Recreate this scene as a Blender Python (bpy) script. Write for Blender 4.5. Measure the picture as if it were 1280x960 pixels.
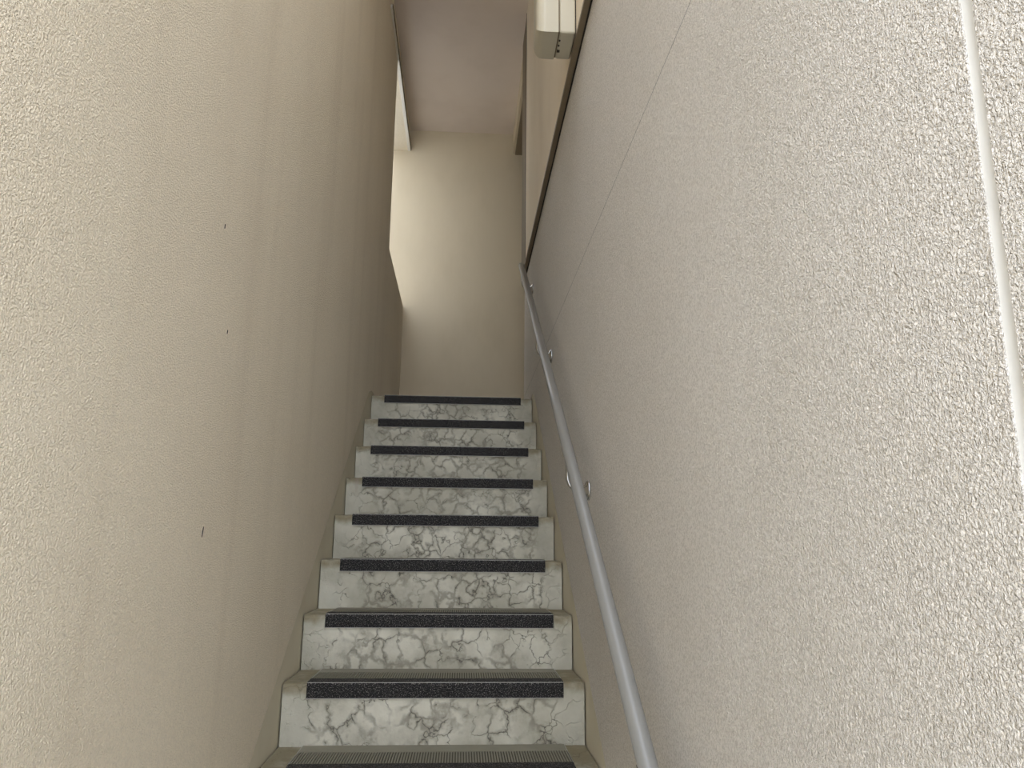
import bpy, bmesh, math, random
from mathutils import Vector, Matrix

random.seed(7)
scene = bpy.context.scene
for o in list(bpy.data.objects):
    bpy.data.objects.remove(o)

# ------------------------------------------------------------------ constants
RISE, GOING, W = 0.19, 0.279, 0.979        # step B (second lowest in view) has its nosing at y=0, z=0
GROUND = -6 * RISE
LAND_Z = 7 * RISE
END_Y = 3.906
CEIL_Z = 4.244
SILL_Z, LINTEL_Z, OPEN_Y = 2.523, 4.036, 2.57
CORNER_Y = 2.60
JOINT_Y0, JOINT_Y1 = -2.112, -2.097
JOINT_Z = 1.462
OVER_Z = 2.313
FRONT_Y = -3.0
CEIL_FRONT = -0.4

# ------------------------------------------------------------------ camera
PITCH, YAW, ROLL, FPX = 0.21145, 0.0632, 0.00938, 957.3
F = Vector((math.sin(YAW) * math.cos(PITCH), math.cos(YAW) * math.cos(PITCH), math.sin(PITCH)))
R0 = Vector((math.cos(YAW), -math.sin(YAW), 0))
U0 = R0.cross(F)
Rv = math.cos(ROLL) * R0 + math.sin(ROLL) * U0
Uv = -math.sin(ROLL) * R0 + math.cos(ROLL) * U0
cam_d = bpy.data.cameras.new('camera')
cam = bpy.data.objects.new('camera', cam_d)
scene.collection.objects.link(cam)
M = Matrix((Rv, Uv, -F)).transposed().to_4x4()
M.translation = Vector((0.562, -2.6465, 0.4302))
cam.matrix_world = M
cam_d.sensor_width = 36.0
cam_d.lens = 36.0 * FPX / 1280.0
cam_d.clip_start = 0.02
scene.camera = cam

# ------------------------------------------------------------------ world: even overcast sky
world = bpy.data.worlds.new('overcast_sky')
scene.world = world
world.use_nodes = True
wb = world.node_tree.nodes['Background']
wb.inputs[0].default_value = (0.89, 0.965, 1.10, 1)
wb.inputs[1].default_value = 1.0

vs = scene.view_settings
vs.view_transform = 'Standard'
vs.look = 'None'
vs.gamma = 1.0
vs.use_curve_mapping = False
vs.exposure = 2.22

# ------------------------------------------------------------------ material helpers
class NT:
    def __init__(self, name, rough=0.8, metallic=0.0, color=(0.5, 0.5, 0.5), spec=0.3):
        self.m = bpy.data.materials.new(name)
        self.m.use_nodes = True
        self.t = self.m.node_tree
        self.b = self.t.nodes['Principled BSDF']
        self.b.inputs['Roughness'].default_value = rough
        self.b.inputs['Metallic'].default_value = metallic
        self.b.inputs['Base Color'].default_value = (*color, 1)
        self.b.inputs['Specular IOR Level'].default_value = spec

    def n(self, kind, **kw):
        nd = self.t.nodes.new(kind)
        for k, v in kw.items():
            setattr(nd, k, v)
        return nd

    def l(self, a, b):
        self.t.links.new(a, b)

    def sock(self, s, v):
        if isinstance(v, bpy.types.NodeSocket):
            self.l(v, s)
        elif v is not None:
            if hasattr(s.default_value, '__len__') and len(s.default_value) == 4 and len(v) == 3:
                v = (*v, 1)
            s.default_value = v

    def coord(self):
        return self.n('ShaderNodeTexCoord').outputs['Object']

    def mapping(self, vec, scale=(1, 1, 1), loc=(0, 0, 0)):
        m = self.n('ShaderNodeMapping')
        self.l(vec, m.inputs['Vector'])
        m.inputs['Scale'].default_value = scale
        self.sock(m.inputs['Location'], loc)
        return m.outputs[0]

    def noise(self, vec, scale, detail=2, rough=0.5, dist=0.0):
        t = self.n('ShaderNodeTexNoise')
        self.l(vec, t.inputs['Vector'])
        t.inputs['Scale'].default_value = scale
        t.inputs['Detail'].default_value = detail
        t.inputs['Roughness'].default_value = rough
        t.inputs['Distortion'].default_value = dist
        return t.outputs['Fac']

    def ramp(self, fac, a, b, lo=0.0, hi=1.0):
        r = self.n('ShaderNodeMapRange')
        r.interpolation_type = 'SMOOTHSTEP'
        self.l(fac, r.inputs['Value'])
        r.inputs['From Min'].default_value = a
        r.inputs['From Max'].default_value = b
        r.inputs['To Min'].default_value = lo
        r.inputs['To Max'].default_value = hi
        return r.outputs['Result']

    def math(self, op, a, b=None):
        m = self.n('ShaderNodeMath', operation=op)
        self.sock(m.inputs[0], a)
        if b is not None:
            self.sock(m.inputs[1], b)
        return m.outputs[0]

    def mix(self, fac, a, b, mode='MIX'):
        m = self.n('ShaderNodeMix', data_type='RGBA', blend_type=mode)
        self.sock(m.inputs[0], fac)
        self.sock(m.inputs[6], a)
        self.sock(m.inputs[7], b)
        return m.outputs[2]

    def bump(self, h, dist, strength=1.0, prev=None):
        b = self.n('ShaderNodeBump')
        self.l(h, b.inputs['Height'])
        b.inputs['Distance'].default_value = dist
        b.inputs['Strength'].default_value = strength
        if prev is not None:
            self.l(prev, b.inputs['Normal'])
        return b.outputs['Normal']

    def out(self, color=None, normal=None, rough=None):
        if color is not None:
            self.l(color, self.b.inputs['Base Color'])
        if normal is not None:
            self.l(normal, self.b.inputs['Normal'])
        if rough is not None:
            self.l(rough, self.b.inputs['Roughness'])
        return self.m


def stucco(name, base, dirt, grain=300.0, depth=0.0042, speck=0.46, streak=0.25):
    k = NT(name, rough=0.9, spec=0.2)
    c = k.coord()
    s = k.noise(k.mapping(c, (3.0, 3.0, 0.22)), 1.6, 4, 0.6)
    cloud = k.noise(c, 1.3, 3, 0.55)
    fine = k.noise(c, 60.0, 2, 0.5)
    f = k.math('MULTIPLY', k.ramp(s, 0.48, 0.75), streak)
    col = k.mix(f, base, dirt)
    col = k.mix(k.ramp(cloud, 0.35, 0.75, 0.0, 0.16), col, dirt)
    col = k.mix(k.ramp(fine, 0.3, 0.7, 0.0, 0.05), col, (0.3, 0.27, 0.2))
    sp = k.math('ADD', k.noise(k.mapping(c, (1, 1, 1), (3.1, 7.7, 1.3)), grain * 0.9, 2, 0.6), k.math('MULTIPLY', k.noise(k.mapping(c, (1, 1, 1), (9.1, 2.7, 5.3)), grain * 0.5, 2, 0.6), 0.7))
    col = k.mix(k.ramp(sp, 0.76, 1.0, 0.0, speck), col, (0.50, 0.445, 0.36))     # random brown speckle in the colour, standing in for shading of the rough grain
    n1 = k.noise(c, grain, 2, 0.55, 0.6)
    n2 = k.noise(c, grain * 0.33, 2, 0.5)
    h = k.math('ADD', k.ramp(n1, 0.32, 0.72), k.math('MULTIPLY', n2, 0.55))
    return k.out(col, k.bump(h, depth, 0.9))


def plaster(name, base, dirt, depth=0.0006, amount=0.3):
    k = NT(name, rough=0.85, spec=0.2)
    c = k.coord()
    a = k.noise(k.mapping(c, (1.5, 1.5, 0.7)), 2.0, 4, 0.6)
    col = k.mix(k.ramp(a, 0.4, 0.75, 0.0, amount), base, dirt)
    h = k.noise(c, 160.0, 2, 0.6)
    return k.out(col, k.bump(h, depth, 0.7))


def concrete_riser():
    k = NT('cracked_concrete', rough=0.92, spec=0.2)
    c = k.coord()
    info = k.n('ShaderNodeObjectInfo')
    off = k.n('ShaderNodeCombineXYZ')
    r = info.outputs['Random']
    k.l(k.math('MULTIPLY', r, 37.0), off.inputs[0])
    k.l(k.math('MULTIPLY', r, 91.0), off.inputs[1])
    k.l(k.math('MULTIPLY', r, 53.0), off.inputs[2])
    add = k.n('ShaderNodeVectorMath', operation='ADD')
    k.l(c, add.inputs[0]); k.l(off.outputs[0], add.inputs[1])
    v = add.outputs[0]
    # warped crack network
    wn = k.n('ShaderNodeTexNoise'); k.l(v, wn.inputs['Vector'])
    wn.inputs['Scale'].default_value = 26.0; wn.inputs['Detail'].default_value = 3
    sc = k.n('ShaderNodeVectorMath', operation='MULTIPLY_ADD')
    k.l(wn.outputs['Color'], sc.inputs[0]); sc.inputs[1].default_value = (0.075, 0.075, 0.06); k.l(v, sc.inputs[2])
    vor = k.n('ShaderNodeTexVoronoi', feature='DISTANCE_TO_EDGE'); k.l(sc.outputs[0], vor.inputs['Vector'])
    vor.inputs['Scale'].default_value = 15.5
    d = vor.outputs['Distance']
    halo = k.ramp(d, 0.0, 0.21, 1.0, 0.0)
    line = k.ramp(d, 0.0, 0.026, 1.0, 0.0)
    where = k.ramp(k.noise(v, 8.0, 3, 0.6), 0.36, 0.58)
    where2 = k.ramp(k.noise(v, 13.0, 2, 0.6), 0.42, 0.56)
    sep = k.n('ShaderNodeSeparateXYZ'); k.l(c, sep.inputs[0])
    ax = k.math('ABSOLUTE', sep.outputs[0])
    ends = k.ramp(ax, 0.385, 0.425)                       # smoother repair strips at both ends
    mid = k.math('SUBTRACT', 1.0, ends)
    patch = k.ramp(k.noise(v, 3.2, 4, 0.6), 0.35, 0.7)
    stain = k.ramp(k.noise(v, 7.0, 5, 0.65), 0.45, 0.75)
    base = k.mix(patch, (0.46, 0.435, 0.345), (0.68, 0.65, 0.54))
    base = k.mix(k.math('MULTIPLY', stain, 0.5), base, (0.25, 0.225, 0.165))
    base = k.mix(k.math('MULTIPLY', ends, 0.3), base, (0.40, 0.385, 0.32))
    col = k.mix(k.math('MULTIPLY', k.math('MULTIPLY', halo, where), k.math('MULTIPLY', mid, 0.62)), base, (0.185, 0.165, 0.125))
    col = k.mix(k.math('MULTIPLY', k.math('MULTIPLY', line, where2), k.math('MULTIPLY', mid, 0.75)), col, (0.10, 0.095, 0.08))
    # yellow-brown grime on the tread and round the bare nosing ends
    top = k.ramp(k.math('ADD', sep.outputs[2], k.math('MULTIPLY', k.noise(v, 25.0, 3), 0.05)), -0.022, 0.016)
    grime = k.math('MULTIPLY', top, k.ramp(k.noise(v, 14.0, 4, 0.6), 0.2, 0.6, 0.45, 0.95))
    col = k.mix(grime, col, (0.235, 0.20, 0.125))
    red = k.math('MULTIPLY', k.ramp(k.noise(k.mapping(v, (18, 18, 2)), 1.0, 2), 0.70, 0.78), 0.3)
    col = k.mix(red, col, (0.35, 0.25, 0.23))
    h = k.math('ADD', k.noise(v, 120.0, 4, 0.6), k.math('MULTIPLY', k.math('MULTIPLY', line, where2), -1.5))
    return k.out(col, k.bump(h, 0.0022, 0.8))


def grit():
    k = NT('black_grit', rough=0.75, spec=0.3)
    c = k.coord()
    a = k.noise(c, 300.0, 2, 0.7)
    col = k.mix(k.ramp(a, 0.54, 0.68), (0.010, 0.009, 0.009), (0.22, 0.205, 0.19))
    return k.out(col, k.bump(a, 0.003, 0.9))


def simple(name, color, rough=0.5, metallic=0.0, var=0.15, spec=0.4, scale=30.0):
    k = NT(name, rough=rough, metallic=metallic, spec=spec)
    c = k.coord()
    a = k.noise(c, scale, 3, 0.6)
    dark = tuple(x * (1 - var) for x in color)
    return k.out(k.mix(a, color, dark))


CREAM = (0.945, 0.885, 0.80)
MAT = {
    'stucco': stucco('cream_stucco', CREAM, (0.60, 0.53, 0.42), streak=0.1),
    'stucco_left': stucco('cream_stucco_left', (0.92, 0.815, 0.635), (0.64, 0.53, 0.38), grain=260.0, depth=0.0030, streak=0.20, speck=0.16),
    'upper': plaster('upper_panel', (0.80, 0.70, 0.55), (0.60, 0.50, 0.36)),
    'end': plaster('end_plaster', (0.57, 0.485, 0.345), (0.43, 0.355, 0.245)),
    'ceiling': plaster('ceiling_board', (0.69, 0.59, 0.50), (0.58, 0.48, 0.39)),
    'skirt': plaster('skirting_paint', (0.66, 0.60, 0.46), (0.50, 0.44, 0.32)),
    'sealant': simple('sealant', (0.68, 0.66, 0.61), 0.6, 0, 0.08),
    'concrete': concrete_riser(),
    'grit': grit(),
    'plate': simple('olive_tread_plate', (0.27, 0.25, 0.19), 0.6, 0.1, 0.25),
    'metal_line': simple('edge_metal', (0.42, 0.40, 0.36), 0.5, 0.3, 0.2),
    'rail': simple('grey_rail_vinyl', (0.245, 0.237, 0.215), 0.34, 0.0, 0.06, 0.5),
    'chrome': simple('chrome', (0.62, 0.62, 0.62), 0.22, 1.0, 0.1),
    'flash': simple('brown_flashing', (0.25, 0.19, 0.12), 0.5, 0.0, 0.3),
    'brown': simple('brown_board', (0.20, 0.15, 0.09), 0.7, 0.0, 0.2),
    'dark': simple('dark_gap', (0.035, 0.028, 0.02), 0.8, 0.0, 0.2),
    'box': simple('cream_plastic', (0.54, 0.49, 0.375), 0.38, 0.0, 0.05),
    'trim': simple('white_trim', (0.72, 0.68, 0.60), 0.5, 0.0, 0.08),
    'ground': plaster('ground_concrete', (0.62, 0.60, 0.55), (0.5, 0.48, 0.43)),
    'absorber': simple('brown_absorber', (0.10, 0.075, 0.05), 0.5, 0.0, 0.2),
    'blocker': plaster('blocker_render', (0.48, 0.46, 0.42), (0.38, 0.36, 0.32)),
    'filler': simple('joint_filler', (0.09, 0.075, 0.055), 0.9, 0.0, 0.3),
    'groove': simple('dark_groove', (0.10, 0.09, 0.06), 0.8, 0.0, 0.3),
    'mark': simple('scuff', (0.06, 0.05, 0.04), 0.9, 0.0, 0.2),
}

# ------------------------------------------------------------------ mesh helpers
COL = scene.collection


def link(name, bm, mat, parent=None, smooth=False, loc=None):
    me = bpy.data.meshes.new(name)
    bmesh.ops.recalc_face_normals(bm, faces=bm.faces)
    bm.to_mesh(me)
    bm.free()
    if smooth:
        for p in me.polygons:
            p.use_smooth = True
    me.materials.append(mat)
    o = bpy.data.objects.new(name, me)
    COL.objects.link(o)
    if parent:
        o.parent = parent
    if loc:
        o.location = loc
    return o


def share(name, src, parent, loc=None):
    o = bpy.data.objects.new(name, src.data)
    COL.objects.link(o)
    o.parent = parent
    if loc:
        o.location = loc
    return o


def empty(name, loc=(0, 0, 0)):
    o = bpy.data.objects.new(name, None)
    COL.objects.link(o)
    o.location = loc
    return o


def struct(o, label, cat='wall'):
    o['kind'] = 'structure'
    o['label'] = label
    o['category'] = cat
    return o


def tag(o, label, cat, group=None):
    o['label'] = label
    o['category'] = cat
    if group:
        o['group'] = group
    return o


def box(bm, x0, x1, y0, y1, z0, z1, bev=0.0, seg=2):
    vs_ = bmesh.ops.create_cube(bm, size=1.0)['verts']
    for v in vs_:
        v.co = Vector(((x0 + x1) / 2 + v.co.x * (x1 - x0), (y0 + y1) / 2 + v.co.y * (y1 - y0), (z0 + z1) / 2 + v.co.z * (z1 - z0)))
    if bev:
        es = list({e for v in vs_ for e in v.link_edges})
        bmesh.ops.bevel(bm, geom=es, offset=bev, segments=seg, affect='EDGES', profile=0.5)
    return bm


def boxo(name, mat, x0, x1, y0, y1, z0, z1, parent=None, bev=0.0, smooth=False):
    return link(name, box(bmesh.new(), x0, x1, y0, y1, z0, z1, bev), mat, parent, smooth)


def slab(poly, x0, x1):
    """polygon of (y, z) extruded along x"""
    bm = bmesh.new()
    a = [bm.verts.new((x0, y, z)) for y, z in poly]
    b = [bm.verts.new((x1, y, z)) for y, z in poly]
    bm.faces.new(a)
    bm.faces.new(b[::-1])
    for i in range(len(poly)):
        j = (i + 1) % len(poly)
        bm.faces.new((a[i], a[j], b[j], b[i]))
    bm.normal_update()
    bmesh.ops.triangulate(bm, faces=[f for f in bm.faces if len(f.verts) > 4])
    return bm


def tube(bm, pts, r, seg=16, caps=True):
    pts = [Vector(p) for p in pts]
    rings = []
    for i, p in enumerate(pts):
        if i == 0:
            d = pts[1] - p
        elif i == len(pts) - 1:
            d = p - pts[-2]
        else:
            d = (pts[i + 1] - p).normalized() + (p - pts[i - 1]).normalized()
        d.normalize()
        ref = Vector((0, 1, 0)) if abs(d.y) < 0.9 else Vector((1, 0, 0))
        u = d.cross(ref).normalized()
        v = d.cross(u)
        rr = r[i] if isinstance(r, (list, tuple)) else r
        rings.append([bm.verts.new(p + rr * (math.cos(t) * u + math.sin(t) * v)) for t in [2 * math.pi * q / seg for q in range(seg)]])
    for i in range(len(rings) - 1):
        for q in range(seg):
            bm.faces.new((rings[i][q], rings[i][(q + 1) % seg], rings[i + 1][(q + 1) % seg], rings[i + 1][q]))
    if caps:
        bm.faces.new(rings[0][::-1])
        bm.faces.new(rings[-1])
    return bm


# ------------------------------------------------------------------ setting: ground, landing, ceiling
struct(boxo('floor', MAT['ground'], -6, 7, -14, 8, GROUND - 0.2, GROUND), 'grey concrete ground at the foot of the stairs', 'floor')
struct(boxo('floor_landing', MAT['ground'], 0.0, 2.2, 7 * GOING + 0.30, END_Y, LAND_Z - 0.16, LAND_Z), 'concrete landing floor at the top of the stairs', 'floor')
struct(boxo('ceiling', MAT['ceiling'], -0.18, 2.3, CEIL_FRONT, END_Y + 0.15, CEIL_Z, CEIL_Z + 0.15), 'dull pinkish beige ceiling over the stairwell', 'ceiling')
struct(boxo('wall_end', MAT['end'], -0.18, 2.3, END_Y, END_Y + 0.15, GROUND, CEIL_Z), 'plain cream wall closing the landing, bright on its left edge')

SK = 0.08
slope = RISE / GOING
def nz(y):
    return y * slope + SK
Y_LOW = (GROUND + SK - SK) / slope          # where the nosing line meets the ground
Y_TOP = 7 * GOING
LOWZ = GROUND + SK
SKT = LAND_Z + 0.03

# left wall: stucco coat, with the landing opening cut out
y_in = (LOWZ - SK) / slope
poly = [(FRONT_Y, LOWZ), (y_in, LOWZ), (Y_TOP - 0.12, nz(Y_TOP - 0.12)), (Y_TOP, SKT), (END_Y, SKT), (END_Y, SILL_Z), (OPEN_Y, SILL_Z),
        (OPEN_Y, LINTEL_Z), (END_Y, LINTEL_Z), (END_Y, CEIL_Z), (FRONT_Y, CEIL_Z)]
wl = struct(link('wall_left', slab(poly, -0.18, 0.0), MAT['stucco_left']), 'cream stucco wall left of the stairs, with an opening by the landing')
poly = [(FRONT_Y, GROUND), (END_Y, GROUND), (END_Y, SKT), (Y_TOP, SKT), (Y_TOP - 0.12, nz(Y_TOP - 0.12)), (y_in, LOWZ), (FRONT_Y, LOWZ)]
struct(link('baseboard_left', slab(poly, -0.18, -0.003), MAT['skirt']), 'smooth olive grey skirting band sloping along the left wall', 'skirting')
# thin double moulding under the lintel of the opening
t1 = struct(boxo('trim_1', MAT['trim'], -0.012, 0.012, OPEN_Y - 0.6, END_Y, LINTEL_Z - 0.004, LINTEL_Z + 0.02), 'thin pale moulding along the lintel of the landing opening', 'moulding')
boxo('moulding_lip', MAT['brown'], 0.012, 0.018, OPEN_Y - 0.6, END_Y, LINTEL_Z + 0.012, LINTEL_Z + 0.024, t1)
# scuff marks on the left wall
for y, z, h, tilt in ((-0.909, 0.459, 0.024, 0.25), (-0.95, 1.153, 0.012, 0.1), (-0.864, 0.924, 0.010, 0.2)):
    bm = bmesh.new()
    n = 10
    ring = [(0.0015 * math.sin(2 * math.pi * q / n), h / 2 * math.cos(2 * math.pi * q / n)) for q in range(n)]
    ring = [(y + a * math.cos(tilt) + b * math.sin(tilt), z + b * math.cos(tilt) - a * math.sin(tilt)) for a, b in ring]
    va = [bm.verts.new((-0.0005, a, b)) for a, b in ring]
    vb = [bm.verts.new((0.0012, a, b)) for a, b in ring]
    bm.faces.new(vb)
    for q in range(n):
        bm.faces.new((va[q], va[(q + 1) % n], vb[(q + 1) % n], vb[q]))
    link('scuff_mark', bm, MAT['mark'], wl)

# right wall: backing slab, stucco panels with joints between them
wr = struct(boxo('wall_right', MAT['dark'], W + 0.005, W + 0.24, FRONT_Y, CORNER_Y - 0.004, GROUND, CEIL_Z), 'pale stucco panel wall right of the stairs, carrying the handrail')
XO = W + 0.006
poly = [(JOINT_Y1, LOWZ), (y_in, LOWZ), (Y_TOP - 0.12, nz(Y_TOP - 0.12)), (Y_TOP, SKT), (CORNER_Y, SKT), (CORNER_Y, JOINT_Z - 0.001), (JOINT_Y1, JOINT_Z - 0.001)]
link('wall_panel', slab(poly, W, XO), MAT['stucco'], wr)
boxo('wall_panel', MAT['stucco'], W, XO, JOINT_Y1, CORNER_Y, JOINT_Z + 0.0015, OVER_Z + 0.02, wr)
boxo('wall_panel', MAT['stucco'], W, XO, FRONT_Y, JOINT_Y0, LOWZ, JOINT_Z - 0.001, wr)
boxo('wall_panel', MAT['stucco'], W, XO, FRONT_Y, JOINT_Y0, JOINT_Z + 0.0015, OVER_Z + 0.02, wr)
bm = bmesh.new()                                          # slightly dished sealant in the vertical joint
prof = [(JOINT_Y0 - 0.001, W + 0.0012), (JOINT_Y0 + 0.004, W + 0.0028), (JOINT_Y0 + 0.008, W + 0.0034), (JOINT_Y1 - 0.003, W + 0.0028), (JOINT_Y1 + 0.001, W + 0.0012)]
nzv = 60
rows = []
for i in range(nzv + 1):
    z = LOWZ + (OVER_Z - LOWZ) * i / nzv
    rows.append([bm.verts.new((x + random.uniform(-3e-4, 3e-4), y, z)) for y, x in prof])
for i in range(nzv):
    for j in range(len(prof) - 1):
        bm.faces.new((rows[i][j], rows[i][j + 1], rows[i + 1][j + 1], rows[i + 1][j]))
link('sealant_joint', bm, MAT['sealant'], wr, True)['label'] = 'smooth sealant bead in the vertical joint'
OV = 0.025
boxo('upper_panel', MAT['upper'], W - OV, XO, FRONT_Y, 2.225, OVER_Z + 0.016, CEIL_Z, wr)
boxo('joint_strip', MAT['dark'], W - OV - 0.002, XO, 2.226, 2.241, OVER_Z + 0.016, CEIL_Z, wr)
boxo('corner_board', MAT['brown'], W - OV, XO, 2.242, CORNER_Y, OVER_Z + 0.016, CEIL_Z, wr)['label'] = 'brown corner board'
boxo('drip_flashing', MAT['flash'], W - OV - 0.003, XO, FRONT_Y, CORNER_Y, OVER_Z, OVER_Z + 0.0155, wr)['label'] = 'dark brown drip flashing'
boxo('sealant_line', MAT['dark'], W - 0.006, W - 0.0001, FRONT_Y, CORNER_Y, OVER_Z - 0.004, OVER_Z - 0.0001, wr)  # dark sealant line where the flashing meets the wall
poly = [(FRONT_Y, GROUND), (CORNER_Y, GROUND), (CORNER_Y, SKT), (Y_TOP, SKT), (Y_TOP - 0.12, nz(Y_TOP - 0.12)), (y_in, LOWZ), (FRONT_Y, LOWZ)]
struct(link('baseboard_right', slab(poly, W + 0.003, W + 0.0049), MAT['skirt']), 'smooth olive grey skirting band sloping along the right wall', 'skirting')
boxo('joint_filler', MAT['filler'], W + 0.0004, XO, JOINT_Y1, CORNER_Y, JOINT_Z - 0.001, JOINT_Z + 0.0015, wr)
# alcove to the right of the landing
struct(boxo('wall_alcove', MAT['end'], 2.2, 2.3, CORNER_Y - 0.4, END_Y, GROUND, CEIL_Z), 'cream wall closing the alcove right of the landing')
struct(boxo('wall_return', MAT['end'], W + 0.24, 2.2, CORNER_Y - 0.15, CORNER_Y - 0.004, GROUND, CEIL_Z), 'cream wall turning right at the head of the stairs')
absorber = struct(boxo('absorber_1', MAT['absorber'], 1.30, 1.34, CORNER_Y, END_Y, LAND_Z, CEIL_Z), 'brown door added unseen right of the landing to soak up bounce light', 'absorber')  # unseen dark panel, added to reduce bounce on the end wall
# unseen wall added outside the landing opening to cut the sky light
struct(boxo('wall_blocker', MAT['blocker'], -2.1, -1.9, 0.5, 7.5, GROUND, 7.0), 'unseen grey wall added outside the landing opening to cut sky light')
b = struct(boxo('trim_2', MAT['end'], 0.965, 1.07, CORNER_Y, END_Y, 4.05, CEIL_Z), 'small cream ceiling beam right of the landing', 'beam')
boxo('dark_strip', MAT['flash'], 0.985, 1.07, CORNER_Y, END_Y, 4.035, 4.05, b)

# ------------------------------------------------------------------ stairs
stairs = struct(empty('staircase', (0, 7 * GOING, GROUND)), 'straight flight of weathered grey concrete steps', 'stairs')


def step_mesh(depth, seed):
    rnd = random.Random(seed)
    bm = bmesh.new()
    hw = W / 2 - 0.0025
    nx = 64
    prof = [(0.0, -RISE), (0.0, -RISE * 0.75), (0.0, -RISE * 0.5), (0.0, -RISE * 0.25), (0.0, -0.045), (0.0, -0.012), (0.0025, -0.0035), (0.011, 0.0), (0.06, 0.0), (0.15, 0.0), (depth, 0.0)]
    cols = []
    ph = [rnd.uniform(0, 6) for _ in range(4)]
    for i in range(nx + 1):
        x = -hw + 2 * hw * i / nx
        wob = 0.0013 * math.sin(9 * x + ph[0]) + 0.0008 * math.sin(23 * x + ph[1])
        chip = max(0.0, rnd.gauss(0, 0.0022)) if abs(x) > 0.42 else 0.0006 * rnd.random()
        c = []
        for j, (y, z) in enumerate(prof):
            yy, zz = y, z
            if j in (5, 6, 7):
                yy += chip
                zz -= chip * 0.8
            if 0 < j < 6:
                yy += 0.4 * wob + rnd.uniform(-3e-4, 3e-4)
            c.append(bm.verts.new((x, yy, zz)))
        c.append(bm.verts.new((x, depth, -RISE)))
        cols.append(c)
    m = len(cols[0])
    for i in range(nx):
        for j in range(m - 1):
            bm.faces.new((cols[i][j], cols[i][j + 1], cols[i + 1][j + 1], cols[i + 1][j]))
        bm.faces.new((cols[i][m - 1], cols[i][0], cols[i + 1][0], cols[i + 1][m - 1]))
    bm.faces.new(cols[0])
    bm.faces.new(cols[-1][::-1])
    return bm


for k in range(-5, 8):
    d = 2 * GOING if k < 6 else (GOING if k == 6 else 0.30)
    o = link('step', step_mesh(d if k < 7 else 0.30, 100 + k), MAT['concrete'])
    o.parent = stairs
    o.matrix_parent_inverse = Matrix.Translation(-Vector(stairs.location))
    o.location = (W / 2, k * GOING, k * RISE)

# ------------------------------------------------------------------ stair nosings
NX0, NX1 = 0.079, 0.9075
hw = (NX1 - NX0) / 2
T = 0.004


def rounded_l():
    """black grit strip: top flange, rounded nose, front face"""
    bm = bmesh.new()
    o_ = [(0.062, T + 0.001), (0.004, T + 0.001), (-0.004, T - 0.0015), (-0.007, -0.006), (-0.007, -0.044)]
    i_ = [(-0.0003, -0.044), (-0.0003, 0.0008), (0.062, 0.0008)]
    prof = o_ + i_
    a = [bm.verts.new((-hw, y, z)) for y, z in prof]
    b_ = [bm.verts.new((hw, y, z)) for y, z in prof]
    bm.faces.new(a)
    bm.faces.new(b_[::-1])
    for i in range(len(prof)):
        j = (i + 1) % len(prof)
        bm.faces.new((a[i], a[j], b_[j], b_[i]))
    return bm


ordinal = {7: 'topmost step', 6: 'second step from the top', 5: 'third step from the top', 4: 'fourth step from the top',
           3: 'fifth step from the top', 2: 'sixth step from the top', 1: 'third step up from the bottom of the picture',
           0: 'second step up from the bottom of the picture', -1: 'lowest step, cut by the bottom of the picture'}
first = None
for k in range(-1, 8):
    t = empty('stair_nosing', ((NX0 + NX1) / 2, k * GOING, k * RISE))
    tag(t, 'black grit anti-slip nosing on the ' + ordinal[k], 'stair nosing', 'anti-slip nosings on the concrete steps')
    if first is None:
        parts = []
        parts.append(link('grip_strip', rounded_l(), MAT['grit'], t))
        parts[-1]['label'] = 'black gritty edge strip'
        parts.append(boxo('tread_plate', MAT['plate'], -hw, hw, 0.195, GOING - 0.002, 0.0006, T, t))
        parts.append(boxo('groove_base', MAT['groove'], -hw, hw, 0.0625, 0.1948, 0.0006, T - 0.0022, t))  # darker colour between the ribs so they stand out
        bm = bmesh.new()                                 # fine ribs running front to back
        nrib = 100
        for i in range(nrib):
            x = -hw + 0.006 + (2 * hw - 0.012) * i / (nrib - 1)
            box(bm, x - 0.0021, x + 0.0021, 0.064, 0.1945, T - 0.0023, T + 0.0016)
        parts.append(link('grip_ribs', bm, MAT['plate'], t))
        parts[-1]['kind'] = 'stuff'
        parts.append(boxo('metal_edge', MAT['metal_line'], -hw, hw, -0.0046, -0.0034, 0.0018, 0.0035, t))
        parts.append(boxo('metal_edge', MAT['metal_line'], -hw, hw, -0.0082, -0.0004, -0.0458, -0.0441, t))
        for s in (-1, 1):
            parts.append(boxo('side_edge', MAT['metal_line'], s * (hw + 0.0011) - 0.001, s * (hw + 0.0011) + 0.001, 0.0625, GOING - 0.002, 0.0005, T, t))
        first = parts
    else:
        for p_ in first:
            c = p_.copy()
            COL.objects.link(c)
            c.parent = t

# ------------------------------------------------------------------ handrail
RX = W - 0.07
RZ = lambda y: 0.0442 + 0.6854 * (y + 1.166)
rail = tag(empty('handrail', (RX, -1.6, RZ(-1.6))), 'grey tubular handrail on chrome brackets, sloping up along the right wall', 'handrail')
inv = Matrix.Translation(-Vector(rail.location))


def rpart(name, bm, mat, parent=rail, smooth=True):
    o = link(name, bm, mat, None, smooth)
    o.parent = parent
    o.matrix_parent_inverse = inv if parent is rail else parent.matrix_parent_inverse @ Matrix.Identity(4)
    if parent is not rail:
        o.matrix_parent_inverse = Matrix.Identity(4)
    return o


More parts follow.
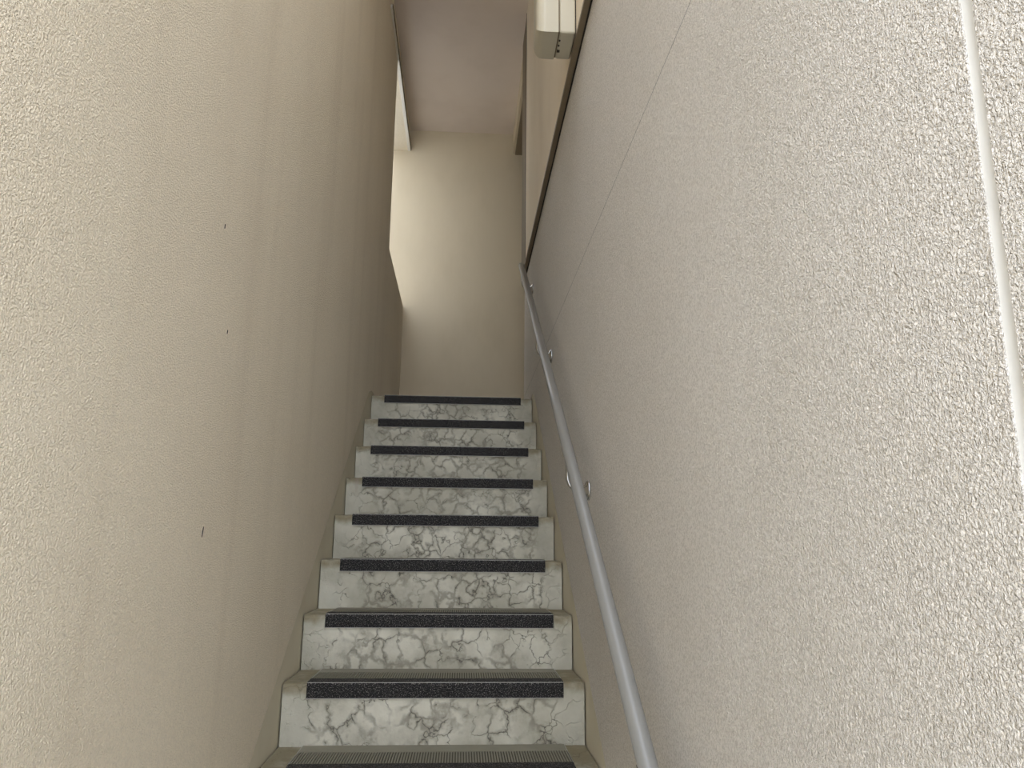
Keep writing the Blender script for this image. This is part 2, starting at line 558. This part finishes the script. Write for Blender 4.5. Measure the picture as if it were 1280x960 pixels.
Y0, Y1 = -1.75, 1.98
dr = Vector((0, 1, 0.6854)).normalized()
P0, P1 = Vector((RX, Y0, RZ(Y0))), Vector((RX, Y1, RZ(Y1)))
rpart('rail_tube', tube(bmesh.new(), [P0, P1], 0.0188, 40), MAT['rail'])
for P, s in ((P0, -1), (P1, 1)):
    rpart('end_cap', tube(bmesh.new(), [P - s * dr * 0.004, P + s * dr * 0.006, P + s * dr * 0.011, P + s * dr * 0.013], [0.0197, 0.0197, 0.015, 0.006], 32), MAT['rail'])
for by in (-1.175, -0.125, 0.926, 1.935):
    zc = RZ(by) - 0.138
    bm = bmesh.new()
    pts = [(W - 0.004, by, zc), (W - 0.035, by, zc), (W - 0.052, by, zc + 0.006), (W - 0.064, by, zc + 0.018), (RX, by, zc + 0.036), (RX, by, RZ(by) - 0.02)]
    tube(bm, pts, 0.007, 16)
    arm = rpart('bracket', bm, MAT['chrome'])
    arm['label'] = 'chrome bracket arm'
    bm = tube(bmesh.new(), [(W, by, zc), (W - 0.005, by, zc), (W - 0.009, by, zc), (W - 0.014, by, zc), (W - 0.024, by, zc)], [0.0335, 0.0335, 0.029, 0.018, 0.0135], 36)
    rpart('wall_flange', bm, MAT['chrome'], arm)
    bm = bmesh.new()                                     # saddle plate hugging the underside of the tube
    c0 = Vector((RX, by, RZ(by)))
    e1 = Vector((1, 0, 0)); e2 = dr.cross(e1).normalized()
    if e2.z > 0:
        e2 = -e2
    rows = []
    for s in (-0.03, 0.03):
        row = []
        for rr in (0.0190, 0.0222):
            row.append([bm.verts.new(c0 + dr * s + rr * (math.sin(a) * e1 + math.cos(a) * e2)) for a in [math.radians(-50 + 10 * q) for q in range(11)]])
        rows.append(row)
    for q in range(10):
        for a, b2 in (((0, 1), (1, 1)), ((0, 0), (1, 0))):
            bm.faces.new((rows[a[0]][a[1]][q], rows[a[0]][a[1]][q + 1], rows[b2[0]][b2[1]][q + 1], rows[b2[0]][b2[1]][q]))
        for e in (0, 1):
            bm.faces.new((rows[e][0][q], rows[e][0][q + 1], rows[e][1][q + 1], rows[e][1][q]))
    for q in (0, 10):
        bm.faces.new((rows[0][0][q], rows[0][1][q], rows[1][1][q], rows[1][0][q]))
    rpart('saddle', bm, MAT['chrome'], arm)

# ------------------------------------------------------------------ wall-mounted unit high on the right wall
BX1, BX0, BYN, BYF, BZ0, BZ1 = W - OV - 0.004, 0.803, -0.12, 0.045, 2.333, 2.86
XS = 0.888
bxr = tag(empty('wall_unit', (BX1, BYN, BZ0)), 'cream plastic box unit mounted high on the right wall above the flashing', 'wall unit')


def upart(name, bm, mat, smooth=False):
    o = link(name, bm, mat, None, smooth)
    o.parent = bxr
    o.matrix_parent_inverse = Matrix.Translation(-Vector(bxr.location))
    return o


upart('mount_plate', box(bmesh.new(), BX1, BX1 + 0.004, BYN + 0.01, BYF - 0.01, BZ0 + 0.02, BZ1 - 0.02), MAT['dark'])
upart('housing', box(bmesh.new(), XS + 0.0025, BX1, BYN, BYF, BZ0, BZ1, 0.008, 3), MAT['box'], False)
upart('seam', box(bmesh.new(), XS - 0.003, XS + 0.003, BYN + 0.005, BYF - 0.005, BZ0 + 0.005, BZ1 - 0.005), MAT['brown'])
bm = bmesh.new()
box(bm, BX0, XS - 0.0025, BYN, BYF, BZ0, BZ1)
es = [e for e in bm.edges if all(abs(v.co.x - BX0) < 1e-6 for v in e.verts)]
bmesh.ops.bevel(bm, geom=es, offset=0.035, segments=6, affect='EDGES', profile=0.5)
upart('front_cover', bm, MAT['box'])
for i, (dy, s) in enumerate(((0.045, 0.004), (0.075, 0.004), (0.105, 0.007))):
    upart('indicator', box(bmesh.new(), XS + 0.004, XS + 0.004 + 1.6 * s, BYN + dy, BYN + dy + 2 * s, BZ0 - 0.0015, BZ0 + 0.002), MAT['mark'])
